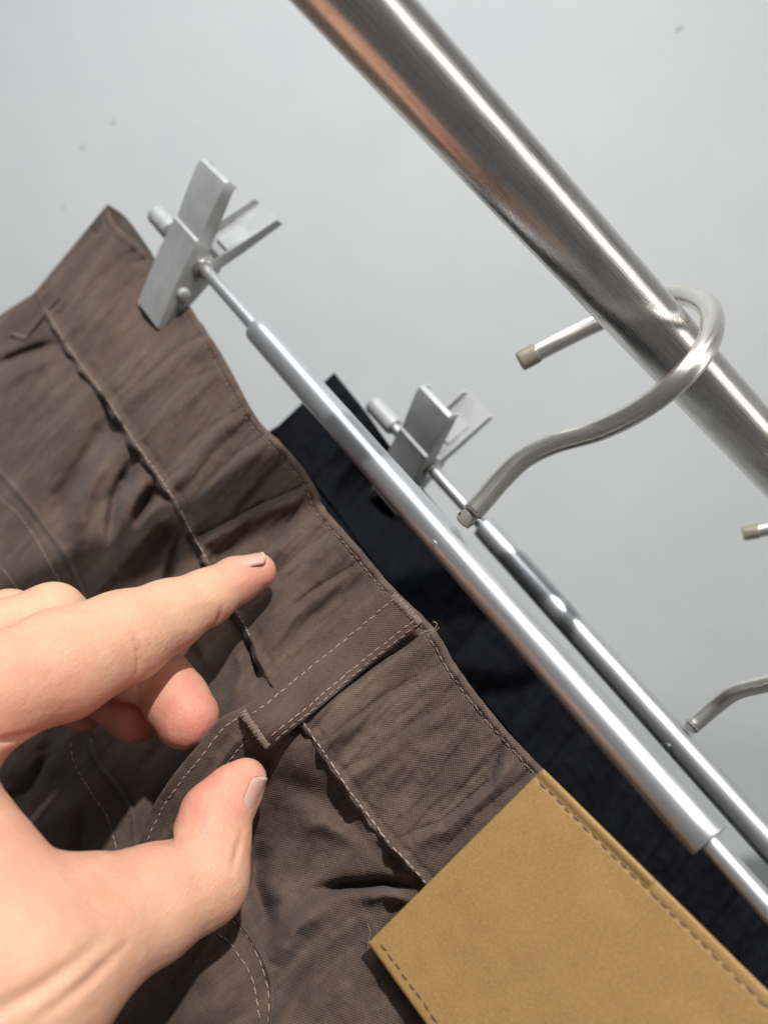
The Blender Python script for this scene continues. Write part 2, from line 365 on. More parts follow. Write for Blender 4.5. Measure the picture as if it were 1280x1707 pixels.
def hanger(name, label, barA, barB, rodA, rodB, knob, clipc, clipZ, hookpts, joint, hook_r, scale=1.0, tipk=.9, near=True):
    root = thing(name, label, 'hanger', (barA+barB)/2, 'metal clip hangers hooked on the rail')
    X = nrm(barB-barA)
    bar = tube('bar', line(barA, barB, 40), .006, M_ALU, root, 48, .12)
    tube('rod', line(rodA, barA+X*.004, 12), .003, M_ROD, root, 24, .3)
    if rodB is not None: tube('rod', line(barB-X*.004, rodB, 12), .003, M_ROD, root, 24, .3)
    hk = tube('hook', crom(hookpts, 120), hook_r, M_HOOK, root, 32, .2)
    hp = crom(hookpts, 120)
    te = nrm(hp[-1]-hp[-8]); tube('sleeve', line(hp[-1]-te*.0062, hp[-1]+te*.0018, 8), hook_r+.0003, M_TIP, hk, 32, .25)
    je = nrm(hp[6]-hp[0]); tube('collar', line(joint, hp[0]+je*.002, 8), hook_r*.78, M_COLLAR, root, 32, .2)
    tube('retaining_ring', line(joint+je*.0010, joint+je*.0026, 5), hook_r*.86, M_DARK, root, 28, .2)
    # rivet that comes out underneath the bar
    Zr = nrm(je-X*(je@X)); c = joint-Zr*.0120
    tube('rivet', np.array([c-Zr*.0001, c+Zr*.0014, c+Zr*.004]), np.array([.0034, .0034, .0026]), M_ROD if near else M_DARK, root, 28, .3)
    # clip
    Z = nrm(clipZ-X*(clipZ@X)); Y = np.cross(Z, X); Y = Y if Y[2] > 0 else -Y
    cl = thing('clip', '', '', clipc); del cl['label']; del cl['category']
    cl.parent = root; cl.location = Vector(W(clipc)-root_loc(root))
    clipc = clipc+np.array([-.0024, .0027, 0])*(1 if near else 0); s = scale*(1.04 if near else 1); w = .0124*s
    prof_f = [(-.0350*s, .0026, w), (-.026*s, .0044, w), (-.010*s, .0078, w), (.0060*s, .0098, w), (.0085*s, .0106, w), (.0098*s, .0098, w*.97), (.018*s, .0116, w*1.0), (.0320*s, .0142, w*1.06), (.0362*s, .0146, w*1.04), (.0378*s, .0130, w*1.0)]
    fj = lever('front_jaw', prof_f, w, .0012, .0088, clipc, X, Y, Z, cl, 1)
    prof_b = [(-.0390*s, .0026, w), (-.020*s, .0060, w), (.001*s, .0095, w), (.0040*s, .0095, w*.95), (.016*s, .0155, w*.95), (.0360*s, .0245, w*.95)]
    bj = lever('back_jaw', prof_b, w, .0012, .0074, clipc, X, Y, Z, cl, -1)
    # raised rectangle inside the back lever
    zd = nrm(Z*.0185-Y*.011); yd = nrm(np.cross(X, zd)); boxy('finger_stop', clipc+Z*.0175*s-Y*.0150, X, yd, zd, w*.45, .0008, .0075*s, M_CLIP, bj)
    # barrel spring housing round the rod
    tube('spring_barrel', line(clipc-X*.0106*s, clipc+X*.0125*s, 10), .0068, M_CLIP, cl, 36, .25)
    tube('spring', line(clipc+X*.0110*s, clipc+X*.0145*s, 6), .0050, M_HOOK, cl, 28, .3)
    kc = clipc-Z*.0150*s+Y*.0012
    tube('stop_pin', line(kc-X*.0060*s, kc+X*.0150*s, 8), .0032, M_CLIP, cl, 24, .5)
    tube('rod_end', line(knob, knob+X*.020, 10), .0050, M_CLIP, root, 32, .3)
    return root
B1A, B1B = P(430, 550, .334), P(1182, 1403, .1985); X1 = nrm(B1B-B1A)
cl1 = B1A-X1*.064; print('clip1 at', cl1)
CZ1 = np.array([.613, .743, .275])
h1 = [P(*q) for q in ((787, 855, .2555), (805, 835, .2555), (835, 800, .2550), (873, 764, .2535), (925, 738, .2500), (1005, 714, .2430), (1080, 674, .2340), (1142, 622, .2290), (1180, 570, .2330), (1186, 525, .2460), (1165, 500, .2600), (1125, 492, .2750), (1075, 503, .2860), (990, 540, .2930), (925, 572, .2960), (872, 600, .2980))]
hang1 = hanger('clip_hanger', 'near silver clip hanger holding the brown trousers, its hook bent around the steel rail', B1A, B1B, cl1-X1*.020, B1B+X1*.09, cl1-X1*.050, cl1, CZ1, h1, P(770, 872, .2575), .00365)
B2A, B2B = P(806, 878, .362), P(1345, 1478, .281); X2 = nrm(B2B-B2A)
cl2 = B2A-X2*.052
h2 = [P(*q) for q in ((1152, 1210, .3055), (1165, 1199, .3055), (1192, 1176, .304), (1225, 1153, .300), (1270, 1141, .295), (1330, 1126, .288), (1400, 1080, .281), (1455, 1015, .280), (1485, 955, .290), (1488, 905, .310), (1465, 872, .335), (1410, 862, .358), (1340, 870, .372), (1280, 882, .380), (1243, 889, .384))]
hang2 = hanger('clip_hanger', 'far silver clip hanger behind the first, holding the dark navy trousers', B2A, B2B, cl2-X2*.024, B2B+X2*.09, cl2-X2*.040, cl2, np.array([.475, .70, .50]), h2, P(1148, 1216, .3065), .0033, .90, near=False)

# ------------------------------------------------------------------ brown trousers: shape functions
def Dp(u, v): return 1/np.maximum(3.63+.00152*(u-640)+.00106*(v-853.5), 1.7)     # hanging plane of the cloth
PAIRS = [((179, 341), (56, 490)), ((193, 374), (68, 516)), ((250, 426), (90, 556)), ((300, 491), (125, 608)), ((350, 560), (170, 668)), ((385, 620), (200, 715)), ((430, 700), (235, 765)), ((465, 735), (265, 808)),
         ((500, 775), (290, 850)), ((525, 812), (310, 888)), ((539, 845), (330, 925)), ((560, 870), (352, 965)), ((600, 915), (378, 1010)), ((650, 975), (405, 1055)), ((720, 1045), (448, 1140)),
         ((760, 1110), (503, 1218)), ((800, 1165), (545, 1280)), ((850, 1225), (590, 1345)), ((905, 1283), (645, 1415)), ((1000, 1378), (712, 1487)), ((1100, 1478), (790, 1570)), ((1200, 1575), (880, 1665)), ((1300, 1672), (970, 1760)), ((1420, 1790), (1090, 1880))]
TOP = np.array([p[0] for p in PAIRS], float); BOT = np.array([p[1] for p in PAIRS], float)
BANDC = [((372, 545), (305, 575), (235, 635), (200, 668)), ((392, 600), (320, 630), (255, 690)), ((425, 665), (360, 705), (300, 780), (270, 808)), ((455, 715), (390, 760), (320, 840)),
         ((530, 800), (430, 842), (340, 890), (315, 900)), ((515, 818), (470, 890), (445, 925)), ((560, 880), (500, 920), (430, 985)), ((610, 930), (520, 985), (450, 1040)), ((620, 960), (560, 1020), (480, 1075)),
         ((706, 1053), (620, 1110), (512, 1190)), ((745, 1100), (640, 1160), (540, 1235)), ((785, 1150), (690, 1205), (620, 1260), (560, 1290)), ((845, 1222), (818, 1300), (735, 1370), (660, 1400)),
         ((888, 1285), (800, 1355), (705, 1455)), ((330, 520), (290, 560), (245, 600)), ((260, 425), (220, 440), (180, 480), (120, 560)), ((245, 452), (200, 500), (150, 580))]
def h_common(u, v):
    return (blob(u, v, (466, 1215), 120, .0245)+blob(u, v, (285, 1235), 70, -.004)+blob(u, v, (268, 470), 95, -.0135)+blob(u, v, (620, 1250), 190, .002)
            + .004*fbm(u/260, v/260, 50, 2))
def h_band(u, v):
    w = .66*u+.75*v; b = .75*u-.66*v
    h = h_common(u, v)+ridge(u, v, [(548, 838), (450, 890), (330, 930)], 30, -.0035, False)
    ww = w+.14*b+10*vnoise(w/70, b/50, 3)
    h = h+.0040*fbm(ww/30, b/170, 11, 2)+.0062*vnoise(ww/52, b/240, 131)+.0009*fbm(ww/11, b/90, 21, 2)+.0005*fbm(u/24, v/24, 31, 3)
    for i, c in enumerate(BANDC):
        a = (.0011, .0010, .0014, .0012, .0019, .0014, .0008, .0011, .0010, .0014, .0009, .0007, .0014, .0012, .0009, .0011, .001)[i]
        h = h+ridge(u, v, c, 7.5, -a*2.6, True, True)
        c2 = [(x+9, y+9) for x, y in c]; h = h+ridge(u, v, c2, 16, a*2.6)
    return h
BODY = [([(215, 650), (160, 750), (105, 830), (92, 890)], 20, -.0050), ([(185, 720), (140, 830), (128, 910)], 17, .0038), ([(222, 765), (193, 830), (182, 915)], 11, -.0046), ([(243, 790), (215, 850), (205, 905)], 12, .0022),
        ([(262, 810), (232, 865), (225, 890)], 12, -.0055), ([(292, 862), (262, 870), (205, 935), (150, 1000)], 20, .0050), ([(300, 895), (282, 960), (270, 1020)], 9, -.0030), ([(330, 960), (318, 1040), (340, 1100)], 10, .0028),
        ([(-10, 612), (40, 590), (96, 572)], 9, -.0042), ([(-10, 645), (50, 612), (98, 590)], 14, .0026), ([(-20, 690), (80, 650), (160, 690)], 40, .0020), ([(20, 760), (90, 720), (150, 700)], 22, .0014),
        ([(512, 1232), (540, 1300), (600, 1390), (690, 1480)], 13, -.0006), ([(470, 1300), (540, 1330), (600, 1400)], 22, -.0022), ([(600, 1405), (540, 1372), (500, 1380)], 16, .0020), ([(705, 1482), (640, 1472), (575, 1476), (530, 1484)], 9, -.0060),
        ([(690, 1502), (640, 1490), (600, 1500)], 12, .0030), ([(545, 1505), (490, 1550), (458, 1610)], 20, .0048), ([(432, 1400), (424, 1470), (452, 1560)], 15, -.0044), ([(620, 1545), (570, 1590), (500, 1650), (470, 1720)], 22, -.0028),
        ([(135, 1360), (132, 1410), (145, 1435)], 11, -.0028), ([(90, 1444), (130, 1436), (180, 1442)], 7, -.0026), ([(100, 1330), (110, 1400), (100, 1440)], 14, .0015), ([(360, 1640), (300, 1660), (240, 1700)], 30, -.002),
        ([(420, 1050), (432, 1110), (425, 1150)], 8, -.0026), ([(395, 1075), (402, 1120), (385, 1170)], 9, .0024), ([(80, 1215), (78, 1260), (50, 1310), (-5, 1345)], 8, -.0030), ([(50, 1215), (45, 1260), (0, 1310)], 26, .0035)]
def h_body(u, v):
    h = h_common(u, v)-.0016+blob(u, v, (468, 1490), 20, .0030)+blob(u, v, (665, 1492), 14, .0022)
    h = h+blob(u, v, (300, 1660), 175, .024)
    for i, (p, w, a) in enumerate(BODY): h = h+ridge(u, v, p, w, a*(2.3 if i < 8 else 1.6))
    q = .77*u+.64*v; r = -.64*u+.77*v
    h = h+.0020*fbm(q/46+.4*vnoise(u/80, v/80, 9), r/130, 61, 3)+.0003*fbm(u/16, v/16, 71, 3)
    return h
LOOPL = [(652, 985), (560, 1062), (500, 1110), (440, 1160), (398, 1190)]
LOOPR = [(704, 1040), (612, 1112), (555, 1160), (492, 1212), (446, 1250)]
def h_loop(u, v): return h_band(u, v)*.35+h_common(u, v)*.65+.0040+blob(u, v, (500, 1170), 60, .0016)+blob(u, v, (405, 1196), 62, .0085)

trousers = thing('trousers', 'brown garment-dyed cotton trousers with a tan patch, clipped to the near hanger', 'trousers', P(520, 1200, Dp(520, 1200)))
PX1 = X1; PY1 = nrm(UP-X1*(UP@X1))
def cloth_uv(p): return np.stack([p@PX1, p@PY1], -1)*1000
def sheet(name, U, V, D, mat, parent, **kw):
    p = P(U, V, D); ns, n2 = U.shape; flat = P(U, V, Dp(U, V)).reshape(-1, 3)
    return obj(name, p.reshape(-1, 3), gridfaces(ns, n2), mat, parent, cloth_uv(flat), **kw)
# waistband: outer face, rolled top edge that turns inside, roped lower edge that turns under
ns, n2 = 820, 130
T = crom_idx(TOP, ns); B = crom_idx(BOT, ns)
arc = np.r_[0, np.cumsum(np.linalg.norm(np.diff(B, axis=0), axis=1))]
dirn = B-T; dl = np.linalg.norm(dirn, axis=1)[:, None]; dirn = dirn/dl
rope = 2.4*np.sin(arc/7.5+2*vnoise(arc/60, arc*0, 5))*(.45+vnoise(arc/35, arc*0, 8))+6*vnoise(arc/42, arc*0, 6)
edge = 1.6*vnoise(arc/14, arc*0+3, 4)
T2 = T+dirn*edge[:, None]; B2 = B+dirn*rope[:, None]
t = np.linspace(0, 1, n2); uvt = T2[:, None]+(B2-T2)[:, None]*t[None, :, None]
U, V = uvt[..., 0], uvt[..., 1]
dt = t[None]*dl; db = (1-t[None])*dl
lip = .0028*np.exp(-((db-7)/5.5)**2)*(1+.22*np.sin(arc/7.5)+.5*vnoise(arc/22, arc*0, 15))[:, None]-.0004*np.exp(-((db-23)/5)**2)-.0016*np.exp(-(db/3.5)**2)
roll = -.0014*np.exp(-(dt/3.5)**2)+.0005*np.exp(-((dt-8)/6)**2)-.00045*np.exp(-((dt-16)/3)**2)
hb = h_band(U, V)+lip+roll
D = Dp(U, V)-hb
# inside return of the top edge and under-turn of the lower edge
top_rows = []
for off, dz in ((16, .0034), (8, .0032), (2, .0028), (-.6, .0018), (-.8, .0009)):
    q = T2+dirn*off; top_rows.append((q[:, 0], q[:, 1], D[:, 0]+dz))
bot_rows = []
for off, dz in ((1.2, .0006), (1.4, .0014), (-.5, .0022), (-14, .0024)):
    q = B2+dirn*off; bot_rows.append((q[:, 0], q[:, 1], D[:, -1]+dz))
U = np.concatenate([np.stack([r[0] for r in top_rows], 1), U, np.stack([r[0] for r in bot_rows], 1)], 1)
V = np.concatenate([np.stack([r[1] for r in top_rows], 1), V, np.stack([r[1] for r in bot_rows], 1)], 1)
D = np.concatenate([np.stack([r[2] for r in top_rows], 1), D, np.stack([r[2] for r in bot_rows], 1)], 1)
sheet('waistband', U, V, D, M_TWILL, trousers)
# seat and legs below the waistband
nb = 430
S0 = crom_idx(BOT, 620); dd0, dd1 = np.array([-.83, .55]), np.array([-.60, .80])
kk = np.linspace(0, 1, 620)[:, None]**.7; dr = dd0*(1-kk)+dd1*kk; dr /= np.linalg.norm(dr, axis=1)[:, None]
tt = np.linspace(-26, 1150, nb)
uvb = S0[:, None]+dr[:, None]*tt[None, :, None]
sil = 4*vnoise(tt/60, tt*0, 91)+2*vnoise(tt/22, tt*0, 92)                     # uneven side edge
uvb[:, :, 0] += (sil[None]*np.exp(-np.arange(620)/25.)[:, None]); 
U, V = uvb[..., 0], uvb[..., 1]
D = Dp(U, V)-h_body(U, V)
roll = np.exp(-np.arange(620)/9.)[:, None]*.006
D = D+roll+.0004*np.exp(-np.maximum(tt+8, 0)/16)[None]
sheet('seat_panel', U, V, D, M_TWILL, trousers)
# the other half of the waist, seen inside at the left corner, runs behind the clip
qa = crom_idx([(180, 340), (208, 360), (232, 390), (252, 420), (296, 494), (345, 566), (422, 700), (524, 845), (690, 1040)], 160); qb = crom_idx([(150, 378), (185, 400), (205, 430), (220, 460), (250, 530), (300, 600), (370, 730), (470, 880), (620, 1060)], 160)
tq = np.linspace(0, 1, 16); uvq = qa[:, None]+(qb-qa)[:, None]*tq[None, :, None]
gap = .0015+.011*step(np.linspace(0, 1, 160), 0, .16)-.003*step(np.linspace(0, 1, 160), .2, .5)
sheet('inner_waistband', uvq[..., 0], uvq[..., 1], Dp(uvq[..., 0], uvq[..., 1])+gap[:, None]+.001*fbm(uvq[..., 0]/30, uvq[..., 1]/60, 77), M_LINING, trousers)

def stitches(name, pts, hf, mat, parent, pitch=.0030, ln=.0023, rad=.00021, lift=.0001, jit=1.3, Df=Dp, zig=0):
    c = crom(pts, 500); Dc = Df(c[:, 0], c[:, 1])-hf(c[:, 0], c[:, 1]); p = P(c[:, 0], c[:, 1], Dc-lift)
    L = np.r_[0, np.cumsum(np.linalg.norm(np.diff(p, axis=0), axis=1))]
    V, Fc = [], []; s = pitch*.3; rs = [(-.5, .15), (-.42, .75), (-.15, 1), (.15, 1), (.42, .75), (.5, .15)]
    while s < L[-1]-ln:
        l = ln*(1+.18*random.uniform(-1, 1)); q = np.array([np.interp(s+l/2+l*k, L, p[:, i]) for k in (-.5, 0, .5) for i in range(3)]).reshape(3, 3)
        ax = nrm(q[2]-q[0]); view = nrm(-q[1]); sd = nrm(np.cross(ax, view)); upv = np.cross(sd, ax)
        if upv@view < 0: upv = -upv
        o = q[1]+sd*random.uniform(-1, 1)*jit*.00012; ax = nrm(ax+sd*random.uniform(-1, 1)*.10*jit); b = len(V)
        for k, r in rs:
            for j in range(6):
                a = j*math.pi/3; V.append(o+ax*l*k*2*.5+(sd*math.cos(a)*rad+upv*math.sin(a)*rad*.9)*r+upv*(.00013-abs(k)**2*.0011))
        for i in range(5):
            for j in range(6): Fc.append((b+i*6+j, b+i*6+(j+1) % 6, b+i*6+6+(j+1) % 6, b+i*6+6+j))
        s += pitch*(1+.07*random.uniform(-1, 1))
    o = obj(name, V, Fc, mat, parent); o['kind'] = 'stuff'
    return o
def inset(a, b, d, i0=0, i1=None):
    A = crom_idx(a, 200); Bq = crom_idx(b, 200); q = Bq-A; q /= np.linalg.norm(q, axis=1)[:, None]
    return (A+q*d)[i0:i1]
stitches('stitching', inset(TOP, BOT, 15, 2, 175)[::4], h_band, M_THREADD, trousers)
stitches('stitching', inset(BOT, TOP, 9, 10, 118)[::4], lambda u, v: h_band(u, v)+.0027, M_THREADL, trousers)
stitches('stitching', inset(BOT, TOP, 10, 128, 168)[::4], lambda u, v: h_band(u, v)+.0027, M_THREADL, trousers)

# belt loop
def strip(name, Lp, Rp, hf, mat, parent, n=160, m=26, thick=.0012, crown=.0006, Df=Dp):
    a = crom_idx(Lp, n); b = crom_idx(Rp, n); s = np.linspace(0, 1, m); q = a[:, None]+(b-a)[:, None]*s[None, :, None]
    U, V = q[..., 0], q[..., 1]; D = Df(U, V)-hf(U, V)-crown*(1-(2*s-1)**8)[None]
    w = (b-a)/np.linalg.norm(b-a, axis=1)[:, None]
    pre = [(a+w*3, thick), (a, thick*.9), (a-w*.8, thick*.5)]; post = [(b+w*.8, thick*.5), (b, thick*.9), (b-w*3, thick)]
    U = np.concatenate([np.stack([x[0][:, 0] for x in pre], 1), U, np.stack([x[0][:, 0] for x in post], 1)], 1)
    V = np.concatenate([np.stack([x[0][:, 1] for x in pre], 1), V, np.stack([x[0][:, 1] for x in post], 1)], 1)
    D = np.concatenate([np.stack([D[:, 0]+x[1] for x in pre], 1), D, np.stack([D[:, -1]+x[1] for x in post], 1)], 1)
    return sheet(name, U, V, D, mat, parent)
loop = strip('belt_loop', LOOPL, LOOPR, h_loop, M_LOOP, trousers)
hl = lambda u, v: h_loop(u, v)+.0007
stitches('stitching', inset(LOOPL, LOOPR, 13, 0, 190)[::6], hl, M_THREAD, loop); stitches('stitching', inset(LOOPR, LOOPL, 13, 0, 190)[::6], hl, M_THREAD, loop)
stitches('stitching', inset(LOOPR, LOOPL, 4, 0, 190)[::6], hl, M_THREADD, loop)
def tack(a, b, hf, mat, parent, n=16, half=.0016, rad=.00024):
    a, b = np.array(a, float), np.array(b, float); V, Fc = [], []
    for i in range(n):
        c = a+(b-a)*(i+.5)/n; d = b-a; nn = np.array([d[1], -d[0]])/np.linalg.norm(d)
        Dc = float(Dp(*c)-hf(np.array(c[0]), np.array(c[1]))); k = half*F/Dc*random.uniform(.8, 1.1)
        tw = d/np.linalg.norm(d)*random.uniform(-2, 2)
        e0, e1 = P(*(c-nn*k+tw), Dc), P(*(c+nn*k-tw), Dc); ax = nrm(e1-e0); view = nrm(-e0); sd = nrm(np.cross(ax, view)); up = np.cross(sd, ax)
        bb = len(V)
        for q, r, z in ((0, .2, -.0004), (.15, .9, .0002), (.5, 1.1, .0004), (.85, .9, .0002), (1, .2, -.0004)):
            for j in range(6):
                an = j*math.pi/3; V.append(e0+(e1-e0)*q+sd*math.cos(an)*rad*r+up*math.sin(an)*rad*r+view*z)
        for x in range(4):
            for j in range(6): Fc.append((bb+x*6+j, bb+x*6+(j+1) % 6, bb+x*6+6+(j+1) % 6, bb+x*6+6+j))
    o = obj('bar_tack', V, Fc, mat, parent); o['kind'] = 'stuff'; return o
tack((654, 992), (700, 1040), hl, M_THREADD, loop, 24); tack((404, 1186), (448, 1244), hl, M_THREADD, loop, 27)

# raised felled seam that runs on below the loop, over the middle fingertip and under the thumb
SL = [(444, 1156, .2560), (402, 1180, .2515), (367, 1199, .2470), (330, 1243, .2445), (282, 1303, .2470), (246, 1366, .2520), (222, 1450, .2560)]
SR = [(476, 1232), (452, 1262), (424, 1300), (384, 1360), (340, 1420), (304, 1480), (276, 1540)]
a3 = crom_idx(SL, 150); b2 = crom_idx(SR, 150); s = np.linspace(0, 1, 30)
q = a3[:, None, :2]+(b2-a3[:, :2])[:, None]*s[None, :, None]
Dr = Dp(b2[:, 0], b2[:, 1])-h_body(b2[:, 0], b2[:, 1])-.0005; Dr = np.minimum(Dr, a3[:, 2]+.012)
Ds = a3[:, 2][:, None]*(1-s)[None]**1.0+Dr[:, None]*s[None]-.0010*np.sin(np.pi*s)[None]*(1+.5*np.sin(np.linspace(0, 14, 150)))[:, None]
Ds += .0005*fbm(q[..., 0]/14, q[..., 1]/14, 83)-.0011*np.exp(-((s-.42)/.05)**2)[None]
w = (b2-a3[:, :2]); w /= np.linalg.norm(w, axis=1)[:, None]
pre = [(a3[:, :2]+w*9, .0035), (a3[:, :2]+w*3, .0022), (a3[:, :2]-w*.8, .0011)]
Uq = np.concatenate([np.stack([x[0][:, 0] for x in pre], 1), q[..., 0]], 1); Vq = np.concatenate([np.stack([x[0][:, 1] for x in pre], 1), q[..., 1]], 1)
Dq = np.concatenate([np.stack([Ds[:, 0]+x[1] for x in pre], 1), Ds], 1)
seam = sheet('felled_seam', Uq, Vq, Dq, M_TWILL, trousers)
def on_seam(fr):
    k = int(fr*29); return [(q[i, k, 0], q[i, k, 1]) for i in range(15, 149, 12)], {i: Ds[i, k] for i in range(150)}, k
for fr in (.16, .55):
    pts, _, k = on_seam(fr)
    xs = q[:, k]; dk = Ds[:, k]
    def DfS(u, v, xs=xs, dk=dk):
        i = np.argmin((u[:, None]-xs[None, :, 0])**2+(v[:, None]-xs[None, :, 1])**2, 1); return dk[i]
    stitches('stitching', pts, lambda u, v: 0*u, M_THREAD, seam, Df=DfS)

# patch pockets
def pocket(edge, depth, dirv, lines, name='pocket'):
    a = crom(edge, 260); s = np.r_[np.linspace(0, 40, 24), np.linspace(46, depth, 60)]; dv = nrm(dirv)
    qq = a[:, None]+dv[None, None]*s[None, :, None]; U, V = qq[..., 0], qq[..., 1]
    D = Dp(U, V)-h_body(U, V)-.0019-.0014*np.exp(-((s-7)/6)**2)[None]+.0003*np.exp(-((s-14)/3)**2)[None]+.0012*np.exp(-(s/2.5)**2)[None]
    pre = [(a+dv*6, .0030), (a+dv*1, .0018)]
    U = np.concatenate([np.stack([x[0][:, 0] for x in pre], 1), U], 1); V = np.concatenate([np.stack([x[0][:, 1] for x in pre], 1), V], 1); D = np.concatenate([np.stack([D[:, 0]+x[1] for x in pre], 1), D], 1)
    o = sheet(name, U, V, D, M_TWILL, trousers)
    for l in lines: stitches('stitching', l, lambda u, v: h_body(u, v)+.0021, M_THREAD, o)
    return o
pocket([(-160, 640), (-60, 715), (0, 778), (40, 822), (78, 868), (112, 918), (140, 978), (158, 1060), (170, 1140)], 330, (-.86, .5),
       [[(-40, 745), (0, 788), (55, 855), (98, 912), (128, 975), (140, 1020)], [(-40, 785), (0, 828), (40, 868), (75, 925), (104, 982), (120, 1040)], [(-20, 920), (10, 955), (35, 990)]])
pocket([(148, 1150), (152, 1215), (165, 1262), (198, 1308), (226, 1352), (238, 1420), (290, 1475), (372, 1508), (418, 1550), (446, 1598), (461, 1648), (456, 1715), (440, 1800)], 520, (-.93, .37),
       [[(152, 1228), (160, 1262), (192, 1312), (214, 1352), (226, 1415)], [(118, 1235), (125, 1275), (155, 1325), (180, 1365), (198, 1430)], [(374, 1524), (408, 1556), (434, 1604), (448, 1660), (446, 1715)], [(336, 1540), (372, 1562), (404, 1600), (424, 1645), (432, 1700)]])

# leather patch
PA, PE, PB, PF = np.array([905., 1281]), np.array([1330., 1703]), np.array([613., 1572]), np.array([950., 2042])
nu, nv = 240, 200
a = np.linspace(0, 1, nu)[:, None, None]; b = np.linspace(0, 1, nv)[None, :, None]
q = (PA*(1-a)+PE*a)*(1-b)+(PB*(1-a)+PF*a)*b
def h_patch(u, v): return .0064+.0011*fbm(u/240+3, v/240, 41, 2)+blob(u, v, (930, 1400), 260, .0014)
def h_patch2(u, v):
    db = dist(u, v, [tuple(PA), tuple(PE)])[0]; dc = dist(u, v, [tuple(PB), tuple(PF)])[0]*0+1e3
    return h_patch(u, v)-.0002*np.exp(-((db-20)/3)**2)
U, V = q[..., 0], q[..., 1]
dE = np.minimum.reduce([np.broadcast_to(a[..., 0]*590, U.shape), np.broadcast_to(b[..., 0]*410, U.shape), np.broadcast_to((1-b[..., 0])*410, U.shape)])
dl_ = dist(U, V, [tuple(PA), tuple(PE)])[0]; fold = .0006*step(dl_, 18, 7)*(step(a[..., 0]*590, 262, 258))
D = Dp(U, V)-h_patch2(U, V)+.0004*np.exp(-(dE/2.2)**2)-fold
def pad(A, f):  # wrap all four edges down to give the board its thickness
    return np.pad(A, 2, mode='edge')
Up, Vp, Dq = pad(U, 0), pad(V, 0), pad(D, 0)
Dq[1, :] += .0009; Dq[-2, :] += .0009; Dq[:, 1] += .0009; Dq[:, -2] += .0009
Dq[0, :] += .0024; Dq[-1, :] += .0024; Dq[:, 0] += .0024; Dq[:, -1] += .0024
patch = sheet('leather_patch', Up, Vp, Dq, M_KRAFT, trousers, sharp=50)
def pl(k0, k1, e0, e1, d, n=12):
    e0, e1 = np.array(e0), np.array(e1); dd = nrm(e1-e0); nn = np.array([-dd[1], dd[0]])
    if (np.array([950, 1600])-e0)@nn < 0: nn = -nn
    return [e0+dd*k+nn*d for k in np.linspace(k0, k1, n)]
stitches('stitching', pl(6, 590, PA, PE, 21), h_patch2, M_THREADP, patch, .0031, .0026, .00028, 0.00002)
stitches('stitching', pl(8, 300, PB, PF, 17), h_patch2, M_THREADP, patch, .0031, .0026, .00028, 0.00002)

# side belt loop at the left edge, and loose threads
sl = strip('belt_loop', [(64, 487), (48, 508), (32, 530), (15, 555)], [(101, 497), (78, 522), (61, 544), (45, 565)], lambda u, v: h_band(u, v)*.9+.0012, M_LOOP, trousers, 60, 12)
tack((17, 556), (44, 565), lambda u, v: h_band(u, v)*.9+.0022, M_THREADD, sl, 10, .0016)
def loose(pts, D0, mat=M_THREAD): 
    c = crom([(x, y) for x, y in pts], 20); return tube('loose_thread', P(c[:, 0], c[:, 1], D0+np.linspace(0, -.002, 20)), .00014, mat, trousers, 6, 0)
loose([(700, 1056), (712, 1052), (724, 1048), (728, 1040), (722, 1036)], .2325); loose([(614, 1572), (617, 1556), (613, 1540)], .2290); loose([(712, 1058), (722, 1054), (732, 1046)], .2325)

# ------------------------------------------------------------------ navy trousers on the far hanger
navy = thing('trousers', 'dark navy trousers hanging from the far hanger behind the brown pair', 'trousers', P(700, 1000, .36))
def Dn(u, v): return 1/(2.78+.00095*((.66*u+.75*v)-1193))
NT = [(556, 622), (606, 684), (655, 752), (740, 862), (850, 992), (960, 1120), (1080, 1270), (1200, 1425), (1330, 1580), (1460, 1740)]
NB = [(455, 718), (512, 790), (560, 850), (640, 960), (740, 1090), (850, 1220), (960, 1370), (1080, 1520), (1210, 1680), (1340, 1840)]
def h_navy(u, v):
    w = .66*u+.75*v; bq = .75*u-.66*v
    return blob(u, v, (640, 822), 75, -.036)+.006*fbm((w+.2*bq)/38, bq/170, 101, 3)+.0008*fbm(u/18, v/18, 111, 2)
def nav(name, A, Bq, n, m, extra, lip=.0015):
    a = crom_idx(A, n); b = crom_idx(Bq, n); s = np.linspace(0, 1, m); q = a[:, None]+(b-a)[:, None]*s[None, :, None]
    U, V = q[..., 0], q[..., 1]; L = np.linalg.norm(b-a, axis=1)[:, None]
    D = Dn(U, V)-h_navy(U, V)-extra+lip*np.exp(-(s[None]*L/5)**2)
    d = (b-a)/L
    pre = [(a+d*14, .0045), (a+d*2, .004), (a-d*1.5, .002)]
    U = np.concatenate([np.stack([x[0][:, 0] for x in pre], 1), U], 1); V = np.concatenate([np.stack([x[0][:, 1] for x in pre], 1), V], 1); D = np.concatenate([np.stack([D[:, 0]+x[1] for x in pre], 1), D], 1)
    return sheet(name, U, V, D, M_NAVY, navy)
NC = [(x-900, y+560) for x, y in NB]
NB2 = [(x+8, y-8) for x, y in NB]
nav('waistband', NT, NB, 420, 70, .0025); nav('seat_panel', NB2, NC, 420, 90, 0)
NT2 = [(x+.9, y) for x, y in NT]
sti = [(x-11, y+9) for x, y in NT]
stitches('stitching', sti[1:], lambda u, v: h_navy(u, v)+.0025, threadmat('navy_thread', (.012, .014, .022)), navy, Df=Dn)

